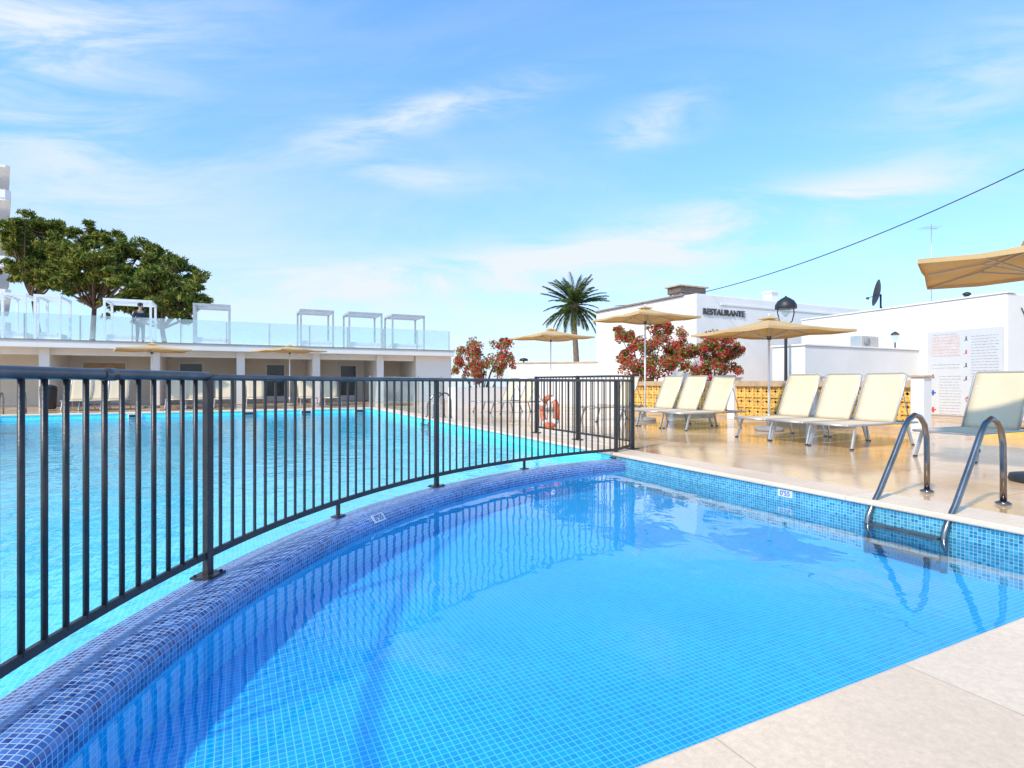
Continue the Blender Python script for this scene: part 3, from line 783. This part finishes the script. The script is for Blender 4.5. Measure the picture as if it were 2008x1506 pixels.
b = MB(); b.bx(XW+.9,XW+1.05,-2.6,-.4,0,.2); b.build('block_course', M['gold'], lw)
b = MB(); b.bx(XW+.88,XW+1.07,-2.62,-.38,.202,.24); b.build('coping', M['tan'], lw)

# boundary wall at back and planter wall
bd = WT('boundary_wall', 'plain low white boundary wall below the palm tree', 'wall', px(1108,742,26).xy.to_3d())
b = MB(); pa, pb = px(1000,742,27), px(1215,742,25.2); pa.z = pb.z = .95; b.bar(pa,pb,.25,1.9); b.build('wall', M['white'], bd)
pa.z = pb.z = 1.93; b = MB(); b.bar(pa,pb,.31,.06); b.build('coping', M['tan'], bd)
pl = FT('planter_box', 'white planter box holding the leftmost red leaved shrub', 'planter', *pf(945,23))
xa, ya = pf(945,23); b = MB(); b.bx(xa-1.3,xa+1.3,ya-.5,ya-.4,0,.8); b.bx(xa-1.3,xa+1.3,ya+.4,ya+.5,0,.8); b.bx(xa-1.3,xa-1.2,ya-.399,ya+.399,0,.8); b.bx(xa+1.2,xa+1.3,ya-.399,ya+.399,0,.8)
b.build('box', M['white'], pl); b = MB(); b.bx(xa-1.19,xa+1.19,ya-.39,ya+.39,.55,.72); b.build('soil', M['bark'], pl)

# ---------------------------------------------------------------- restaurant, annex, right block
rx, ry = pf(1365,20)
RW, RD, RH = 9.6, 6.2, 4.21
rs = FT('restaurant_building', 'white flat roofed restaurant building with rooftop equipment behind the shrubs', 'building', rx+4, ry+3)
b = MB(); b.bx(rx,rx+RW,ry,ry+RD,0,RH); b.build('wall', M['white'], rs, bevel=.03)
b = MB(); b.bx(rx-.08,rx+.35,ry+.6,ry+RD,RH+.002,RH+.06); b.build('roof_edge', M['roof'], rs)
b = MB(); b.bx(rx+1.2,rx+RW-.2,ry-.03,ry-.002,RH-.35,RH-.28); b.build('trim', M['white'], rs)
for x in (rx+5.4,):
    b = MB(); b.bx(x-.2,x+.2,ry+1,ry+1.4,RH,RH+.55); ch = b.build('chimney', M['white'], rs)
    b = MB(); b.bx(x-.25,x+.25,ry+.95,ry+1.45,RH+.553,RH+.62); b.build('chimney_cap', M['white'], ch)
hx_, hy_ = rx+.55, ry+1.2
hh = FT('solar_heater', 'brown box shaped solar water heater on the restaurant roof', 'solar heater', hx_, hy_, RH)
b = MB(); b.bx(hx_-.5,hx_+.8,hy_-.35,hy_+.35,RH+.16,RH+.40); b.build('panel', M['panel'], hh, bevel=.02)
b = MB(); b.bx(hx_-.58,hx_+.88,hy_-.42,hy_+.42,RH+.402,RH+.45); b.build('cover', M['tan'], hh)
for sx in (-.4,.7):
    for sy in (-.28,.28):
        b = MB(); b.bx(hx_+sx-.03,hx_+sx+.03,hy_+sy-.03,hy_+sy+.03,RH,RH+.159); b.build('leg', M['alu'], hh)
sg = FT('restaurant_sign', 'dark raised lettering on the shaded front of the restaurant', 'sign', rx+1.25, ry-.02, 3.55)
text_mesh('RESTAURANTE', .32, 'lettering', M['letter'], sg, (.12,-.01,.02), (PI/2,0,0), .02)
ax0 = 7.95; ay0 = fy(1578, ax0)
an_ = FT('annex_building', 'low white annex block between the golden block wall and the restaurant', 'building', ax0+2.5, ay0+.4)
b = MB(); b.bx(ax0,ax0+6.2,ay0,ay0+.95,0,1.92); b.build('wall', M['white'], an_, bevel=.02)
b = MB(); b.bx(ax0-.03,ax0+6.2,ay0-.03,ay0+.98,1.922,1.97); b.build('coping', M['white'], an_, bevel=.01)
au = FT('air_conditioner', 'pale air conditioning unit on top of the annex', 'air conditioner', ax0+3.2, ay0+.45, 1.97)
b = MB(); b.bx(ax0+2.8,ax0+3.6,ay0+.3,ay0+.62,1.972,2.3); b.build('casing', M['alu'], au, bevel=.02)
b = MB(); b.lathe([(.12,0),(.12,.02),(.02,.03)],18); o = b.build('fan_grille', M['grey'], au, (-.15,-.15,.17), (PI/2,0,0))
cx_, cy_ = ax0+4.2, ay0+.2
ln_ = FT('wall_lantern', 'small dark lantern on the annex top beside the rules board', 'lantern', cx_, cy_, 1.97)
b = MB(); b.tube([(cx_,cy_,1.97),(cx_,cy_,2.15)],.02,8); b.build('stem', M['black'], ln_)
b = MB(); b.lathe([(.05,2.15),(.10,2.35),(.09,2.36)],6,(cx_,cy_,0),False); b.build('lamp_glass', M['glass'], ln_)
b = MB(); b.lathe([(.12,2.362),(.08,2.42),(.015,2.46)],6,(cx_,cy_,0),False); b.build('lamp_cap', M['black'], ln_)
# right block
q0, q1 = Vector(((1975-1004)/FPX*14,14,0)), Vector(((1640-1004)/FPX*18.8,18.8,0))
wd = (q0-q1).normalized(); wn = Vector((wd.y,-wd.x,0))
if wn.x > 0: wn = -wn
L = (q0-q1).length; HB = 3.25
ang = math.atan2(wd.y, wd.x)
rb = thing('pool_house', 'white pool house at right with the rules board, dish and antenna on it', 'building', q0, ang)
sgn = 1 if (Matrix.Rotation(-ang,3,'Z')@wn).y > 0 else -1
b = MB(); b.bx(-L-1.5,0,-sgn*7,0,0,HB); b.build('wall', M['white'], rb, bevel=.03)
b = MB(); b.bx(-L-1.5,.03,-sgn*.3,sgn*.03,HB+.002,HB+.05); b.build('roof_coping', M['white'], rb, bevel=.01)
b = MB(); b.lathe([(.06,HB),(.06,HB+.22),(.10,HB+.24),(.10,HB+.29),(.02,HB+.33)],12,(-1.6,-sgn*1.0,0)); b.build('flue', M['black'], rb)
b = MB(); b.tube([(.02,-sgn*.5,2.9),(.02,-sgn*.7,2.6),(.02,-sgn*1.1,2.55),(.02,-sgn*1.6,2.75)],.012,6); b.build('wall_cable', M['black'], rb)
b = MB(); b.bx(0.001,.05,-sgn*2.6,-sgn*1.5,.9,2.0); b.build('window', M['window'], rb)
def wloc(u):
    k = (u-1004)/FPX
    return (k*q0.y-q0.x)/(wd.x-k*wd.y)
bx0, bx1 = wloc(1822), wloc(1969); zb0, zb1 = .1, 2.42
bm_ = (bx0+bx1)/2; W_ = bx1-bx0
rbd = thing('rules_board', 'large pale pool rules board with printed lines and coloured icons', 'sign', q0+wd*bm_+wn*.02, ang)
face = sgn
b = MB(); b.bx(-W_/2,W_/2,0,face*.044,zb0,zb1); b.build('board', M['board'], rbd, bevel=.006)
def bxp(u): return wloc(u)-bm_
def bzp(u,v):
    d = (q0+wd*wloc(u)).y; return 1-(v-750)/FPX*d
b = MB()
for (ua,ub,va,vb,n) in ((1832,1885,712,725,2),(1845,1888,735,815,14),(1908,1962,655,815,28)):
    for i in range(n):
        v = va+(vb-va)*(i+.5)/n; z = bzp((ua+ub)/2,v); x = bxp(ua); xe = bxp(ub)
        while x < xe-.05:
            w = random.uniform(.04,.13)
            if x+w > xe: w = xe-x
            b.box((x+w/2, face*.0465, z),(w,.003,.013)); x += w+.025
b.build('printed_lines', M['ink'], rbd)
b = MB(); x, z = (bxp(1828)+bxp(1886))/2, bzp(1857,677); b.box((x, face*.046, z),(bxp(1886)-bxp(1828),.002,.52)); pp = b.build('pink_panel', M['pink'], rbd)
b = MB()
for i in range(8):
    z = bzp(1857,656+i*6); x = bxp(1833)
    while x < bxp(1880): w = random.uniform(.05,.11); b.box((x+w/2, face*.0485, z),(w,.002,.014)); x += w+.025
b.build('printed_text', M['rose'], pp)
for (u,v,mt) in ((1833,770,'blue'),(1833,803,'red')):
    b = MB(); x, z = bxp(u), bzp(u,v); b.box((x,face*.047,z),(.15,.004,.04)); b.box((x,face*.0485,z),(.05,.004,.15)); b.build('cross_icon', M[mt], rbd)
for i,(u,v) in enumerate(((1833,738),(1898,664),(1898,690),(1898,716),(1898,742))):
    b = MB(); x, z = bxp(u), bzp(u,v); b.tube([(x,face*.045,z+.04),(x,face*.049,z+.04)],.018,10); b.box((x,face*.047,z-.01),(.034,.004,.055))
    b.bar((x-.01,face*.047,z-.036),(x-.034-.008*i,face*.047,z-.06),.004,.015,(0,0,1)); b.bar((x+.01,face*.047,z-.036),(x+.04-.006*i,face*.047,z-.055),.004,.015,(0,0,1)); b.build('figure_icon', M['letter'] if i != 2 else M['red'], rbd)
b = MB(); x, z = bxp(1903), bzp(1903,783); b.tube([(x+.07*math.cos(i*PI/10),face*.05,z+.07*math.sin(i*PI/10)) for i in range(21)],.009,6); b.bar((x-.048,face*.05,z+.048),(x+.048,face*.05,z-.048),.01,.014,(0,1,0)); b.build('prohibition_icon', M['red'], rbd)
# dish
dp = px(1727,616,18.6); dp.z = HB
dsh = WT('satellite_dish', 'dark satellite dish seen edge on above the pool house roof', 'satellite dish', dp)
b = MB(); b.tube([dp, dp+Vector((0,0,.7))],.03,8); b.tube([dp+Vector((0,0,.35)),dp+Vector((.22,.1,0))],.015,6); b.build('mast', M['black'], dsh)
b = MB(); prof2 = [(.02,0),(.18,.015),(.32,.05),(.44,.1),(.445,.115),(.32,.066),(.18,.03),(.02,.016)]
b.lathe(prof2,24); o = b.build('reflector', M['dark'], dsh, (-.03,0,.74), Vector((-.90,.36,.16)).to_track_quat('Z','Y').to_euler())
b = MB(); b.tube([(.0,-.02,.02),(.0,-.2,.30)],.012,6); b.box((.0,-.21,.32),(.07,.07,.08)); b.build('feed_arm', M['dark'], o)
# antenna
s = wloc(1797); ap = q0+wd*s-wn*.6; ap.z = HB
at = WT('roof_antenna', 'thin television antenna on the pool house roof', 'antenna', ap)
hA = 1-(440-750)/FPX*ap.y
b = MB(); b.tube([ap,Vector((ap.x,ap.y,hA))],.012,6); b.build('mast', M['alu'], at)
b = MB(); zt = hA-.1; b.tube([(ap.x-.25,ap.y,zt),(ap.x+.25,ap.y+.1,zt)],.007,5)
for i in range(6):
    x = ap.x-.23+.09*i; b.tube([(x,ap.y-.2,zt+.01),(x,ap.y+.22,zt+.01)],.004,4)
b.build('aerial', M['alu'], at)
# overhead cable, sagging between the far end of the restaurant roof and a point outside the picture
c0 = px(1206,600,24.4); c1 = px(2008,332,13)
pts = []
for i in range(25):
    f = i/24; p = c0.lerp(c1,f); p.z -= 2.6*f*(1-f); pts.append(p)
tg = (pts[-1]-pts[-2])
for i in range(1,8): pts.append(pts[24]+tg*i*1.5)
b = MB(); b.tube(pts,.014,6); cb = b.build('overhead_cable', M['black'])
tag(cb, 'thin dark cable rising from the restaurant roof to the upper right edge', 'cable')
# street lamp
p = px(1541,742,14.0); p.z = 0
sl = WT('street_lamp', 'black street lamp with a domed head in front of the restaurant', 'street lamp', p)
ht = 1+(750-604)/FPX*p.y
b = MB(); b.lathe([(.12,0),(.12,.1),(.07,.16),(.055,.9),(.04,1.0),(.035,ht-.45),(.03,ht-.4)],12,p); b.build('pole', M['black'], sl)
b = MB()
for s in (-1,1): b.tube([p+Vector((0,0,ht-.45)),p+Vector((s*.16,0,ht-.33)),p+Vector((s*.21,0,ht-.12)),p+Vector((s*.19,0,ht+.02))],.014,6)
b.build('bracket', M['black'], sl)
b = MB(); b.lathe([(.255,ht-.02),(.26,ht+.0),(.25,ht+.08),(.19,ht+.18),(.09,ht+.25),(.03,ht+.28),(.01,ht+.31)],20,p); b.build('lamp_hood', M['black'], sl)
b = MB(); b.lathe([(.03,ht-.22),(.09,ht-.14),(.13,ht-.022)],14,p); b.build('lamp_glass', M['glass'], sl)
p = px(1027,742,34); p.z = 0
sl = WT('street_lamp', 'tiny distant lamp on a post left of the palm tree', 'street lamp', p)
b = MB(); b.lathe([(.06,0),(.05,2.0),(.04,2.3)],8,p); b.build('pole', M['black'], sl)
b = MB(); b.lathe([(.05,2.301),(.28,2.32),(.24,2.45),(.03,2.5)],12,p); b.build('lamp_hood', M['black'], sl)
# glass wind screen
xa, xb = fx(725,18.6), fx(865,18.6)
ws = FT('glass_screen', 'low glass wind screen at the far right corner of the main pool', 'glass screen', (xa+xb)/2, 18.6)
for i in range(3):
    a_, b_ = xa+(xb-xa)*i/3, xa+(xb-xa)*(i+1)/3
    b = MB(); b.bx(a_+.04,b_-.04,18.6,18.612,.08,1.25); b.build('glass_panel', M['glass'], ws)
for i in range(4):
    a_ = xa+(xb-xa)*i/3; b = MB(); b.bx(a_-.025,a_+.025,18.58,18.63,0,1.3); b.build('post', M['alu'], ws)

# ---------------------------------------------------------------- person on the terrace
def skin(name, verts, edges, radii, mat, parent, sub=1):
    me = bpy.data.meshes.new(name); me.from_pydata([Vector(v) for v in verts], edges, [])
    o = bpy.data.objects.new(name, me); COL.objects.link(o)
    o.modifiers.new('Skin','SKIN')
    for i, r in enumerate(radii):
        sv = me.skin_vertices[0].data[i]; sv.radius = (r,r) if not isinstance(r,tuple) else r
        sv.use_root = (i == 0)
    s = o.modifiers.new('Sub','SUBSURF'); s.levels = sub; s.render_levels = sub
    dg = bpy.context.evaluated_depsgraph_get()
    m2 = bpy.data.meshes.new_from_object(o.evaluated_get(dg)); m2.name = name
    bpy.data.objects.remove(o)
    m2.materials.clear(); m2.materials.append(mat)
    m2.polygons.foreach_set('use_smooth', [True]*len(m2.polygons))
    o = bpy.data.objects.new(name, m2); COL.objects.link(o); o.parent = parent
    return o
xp = fx(275,YP+.9)
pe = thing('person', 'person in dark top and dark trousers standing on the roof terrace by a daybed', 'person', F2W(xp,YP+.9,2.7), TH+.5)
V = [(0,0,.92),(0,0,1.12),(0,.0,1.34),(0,.01,1.45),(0,.0,1.53),(0,-.02,1.66),
     (.1,0,.86),(.11,-.01,.48),(.12,.02,.08),(.12,-.12,.035),
     (-.1,0,.86),(-.11,-.02,.48),(-.13,.0,.08),(-.13,-.14,.035),
     (.19,0,1.40),(.25,.03,1.12),(.22,-.16,.98),(.2,-.24,.99),
     (-.19,0,1.40),(-.26,.03,1.12),(-.2,-.18,1.02),(-.16,-.25,1.05)]
E = [(0,1),(1,2),(2,3),(3,4),(4,5),(0,6),(6,7),(7,8),(8,9),(0,10),(10,11),(11,12),(12,13),(2,14),(14,15),(15,16),(16,17),(2,18),(18,19),(19,20),(20,21)]
Rr = [(.15,.11),(.14,.1),(.16,.11),(.07,.06),(.055,.055),(.088,.105),.085,.06,.042,.04,.085,.06,.042,.04,.06,.045,.034,.032,.06,.045,.034,.032]
for wrist, sx in ((17,1),(21,-1)):
    wv = Vector(V[wrist])
    for k in range(4):
        o = Vector(((k-1.5)*.019,-.03,0)); ln2 = (.035,.042,.04,.03)[k]
        V.append(tuple(wv+o)); V.append(tuple(wv+o+Vector((0,-ln2,-.012)))); V.append(tuple(wv+o+Vector((0,-ln2*1.5,-.04))))
        i = len(V); E += [(wrist,i-3),(i-3,i-2),(i-2,i-1)]; Rr += [.009,.0085,.007]
    V.append(tuple(wv+Vector((-sx*.035,-.02,.01)))); V.append(tuple(wv+Vector((-sx*.045,-.05,-.005)))); i = len(V)
    E += [(wrist,i-2),(i-2,i-1)]; Rr += [.011,.008]
try:
    skin('body', V, E, Rr, M['skin'], pe)
    def sub(idx, grow, name, mat):
        mp_ = {j:i for i,j in enumerate(idx)}
        ee = [(mp_[a],mp_[c]) for a,c in E if a in mp_ and c in mp_]
        rr2 = [tuple(x+grow for x in Rr[j]) if isinstance(Rr[j],tuple) else Rr[j]+grow for j in idx]
        skin(name, [V[j] for j in idx], ee, rr2, mat, pe)
    sub([0,1,2,14,15,16,18,19,20], .018, 'jacket', M['cloth']); sub([0,6,7,8,10,11,12], .018, 'trousers', M['cloth2'])
    b = MB(); b.lathe([(.05,-.06),(.1,-.03),(.112,.03),(.09,.09),(.03,.115)],14); o = b.build('hair', M['hair'], pe, (0,.018,1.70), (R(12),0,0))
    b = MB(); b.box((0,-.115,1.66),(.025,.04,.045)); b.build('nose', M['skin'], pe, bevel=.008)
    for s in (-1,1):
        b = MB(); b.box((s*.095,-.01,1.66),(.02,.035,.06)); b.build('ear', M['skin'], pe, bevel=.006)
        b = MB(); b.box((s*.036,-.112,1.685),(.028,.012,.014)); b.build('eye', M['hair'], pe)
        b = MB(); b.bx(s*.12-.05,s*.12+.05,-.19,.06,0,.075); b.build('shoe', M['dark'], pe, bevel=.02)
    b = MB(); b.box((0,-.118,1.61),(.05,.012,.012)); b.build('mouth', M['red'], pe)
except Exception as ex:
    print('PERSON', ex)

# ---------------------------------------------------------------- camera, light, sky
cam = bpy.data.cameras.new('Camera'); co = bpy.data.objects.new('Camera', cam); COL.objects.link(co)
co.location = (0,0,1.0); co.rotation_euler = (PI/2,0,0); cam.sensor_width = 36; cam.lens = 36*FPX/2008; cam.shift_y = -.0015
cam.clip_start = .05; cam.clip_end = 3000
sc.camera = co
SD = Vector((-.66,-.75,0)).normalized(); EL = R(44)
sdir = Vector((SD.x*math.cos(EL), SD.y*math.cos(EL), math.sin(EL)))
sun = bpy.data.lights.new('Sun','SUN'); sun.energy = 3.9; sun.angle = R(2.6); sun.color = (1,.88,.71)
so = bpy.data.objects.new('Sun', sun); COL.objects.link(so); so.location = (-20,0,20); so.rotation_euler = sdir.to_track_quat('Z','Y').to_euler()
w = bpy.data.worlds.new('World'); sc.world = w; w.use_nodes = True
nt = w.node_tree; nt.nodes.clear()
out = N(nt,'ShaderNodeOutputWorld'); bg = N(nt,'ShaderNodeBackground'); nt.links.new(bg.outputs[0], out.inputs[0])
bg.inputs[1].default_value = .15
sky = N(nt,'ShaderNodeTexSky', sky_type='NISHITA', sun_disc=False); sky.sun_elevation = EL; sky.sun_rotation = math.atan2(SD.x,SD.y) % (2*PI)
sky.air_density = 1.0; sky.dust_density = .6; sky.ozone_density = 1.5
hs = N(nt,'ShaderNodeVectorMath', operation='MULTIPLY')
nt.links.new(sky.outputs[0], hs.inputs[0])
tc = N(nt,'ShaderNodeTexCoord'); sx = N(nt,'ShaderNodeSeparateXYZ'); nt.links.new(tc.outputs['Generated'], sx.inputs[0])
def mth(op, a, b_=None, c_=None, clamp=False):
    m = N(nt,'ShaderNodeMath', operation=op, use_clamp=clamp)
    for i, v in enumerate((a,b_,c_)):
        if v is None: continue
        if isinstance(v, bpy.types.NodeSocket): nt.links.new(v, m.inputs[i])
        else: m.inputs[i].default_value = v
    return m.outputs[0]
ay = mth('ADD', mth('ABSOLUTE', sx.outputs[1]), .12)
gx = mth('DIVIDE', sx.outputs[0], ay); gz = mth('DIVIDE', sx.outputs[2], ay)
cv = N(nt,'ShaderNodeCombineXYZ'); nt.links.new(gx, cv.inputs[0]); nt.links.new(gz, cv.inputs[1])
def nz(scale, rot, stretch, det=7, off=0, dist=0.6):
    mp = N(nt,'ShaderNodeMapping'); mp.inputs['Rotation'].default_value = (0,0,rot); mp.inputs['Scale'].default_value = (1,stretch,1); mp.inputs['Location'].default_value = (off,off*.7,0)
    nt.links.new(cv.outputs[0], mp.inputs[0])
    n = N(nt,'ShaderNodeTexNoise'); n.inputs['Scale'].default_value = scale; n.inputs['Detail'].default_value = det; n.inputs['Roughness'].default_value = .62; n.inputs['Distortion'].default_value = dist
    nt.links.new(mp.outputs[0], n.inputs['Vector']); return n.outputs[0]
def ramp(x, a, b_, c_=0, d_=1):
    m = N(nt,'ShaderNodeMapRange', interpolation_type='SMOOTHSTEP'); nt.links.new(x, m.inputs[0])
    for i, v in enumerate((a,b_,c_,d_)): m.inputs[1+i].default_value = v
    return m.outputs[0]
nt.links.new(mixc(nt, ramp(sx.outputs[2],0,.55), (1.0,1.35,1.85), (1.15,1.95,2.4)), hs.inputs[1])
nA = nz(3.2, R(-16), 4.2, 10, 1.3); nB = nz(1.5, R(-12), 3.0, 8, 5.1)
low = ramp(gz, .05, .6, 1, .3)
total = mth('MULTIPLY', mth('MULTIPLY', ramp(nB,.38,.70), .38), low)
for (u,v,la,wb,ang_,st) in ((800,232,290,40,15,.95),(1290,240,130,55,22,.7),(820,345,150,32,-6,.7),(1150,500,700,66,11,.8),(120,300,330,170,-22,.6),(60,50,420,150,6,.8),(1930,150,230,110,24,.5),(640,560,620,50,2,.6),(1560,420,420,55,14,.7)):
    k = 1/(1+.12*math.sqrt(1+((u-1004)/FPX)**2+((750-v)/FPX)**2))
    cx_, cz_ = (u-1004)/FPX*k, (750-v)/FPX*k
    dx = mth('SUBTRACT', gx, cx_); dz = mth('SUBTRACT', gz, cz_)
    ca, sa = math.cos(R(ang_)), math.sin(R(ang_))
    p_ = mth('MULTIPLY', mth('ADD', mth('MULTIPLY',dx,ca), mth('MULTIPLY',dz,sa)), FPX/la/k)
    q_ = mth('MULTIPLY', mth('SUBTRACT', mth('MULTIPLY',dz,ca), mth('MULTIPLY',dx,sa)), FPX/wb/k)
    r2 = mth('ADD', mth('MULTIPLY',p_,p_), mth('MULTIPLY',q_,q_))
    g = mth('POWER', 2.718, mth('MULTIPLY', r2, -1.3))
    total = mth('ADD', total, mth('MULTIPLY', mth('MULTIPLY', g, st), ramp(nA,.36,.66)))
haze = mth('MULTIPLY', mth('POWER', 2.718, mth('MULTIPLY', mth('ABSOLUTE',gz), -4.5)), .45)
total = mth('ADD', total, haze, clamp=True)
mx = mixc(nt, total, (0,0,0), (5.7,6.2,6.6)); mxn = mx.node
nt.links.new(hs.outputs[0], mxn.inputs[6]); nt.links.new(mx, bg.inputs[0])
sc.view_settings.view_transform = 'Standard'; sc.view_settings.look = 'None'; sc.view_settings.exposure = 0; sc.view_settings.gamma = 1
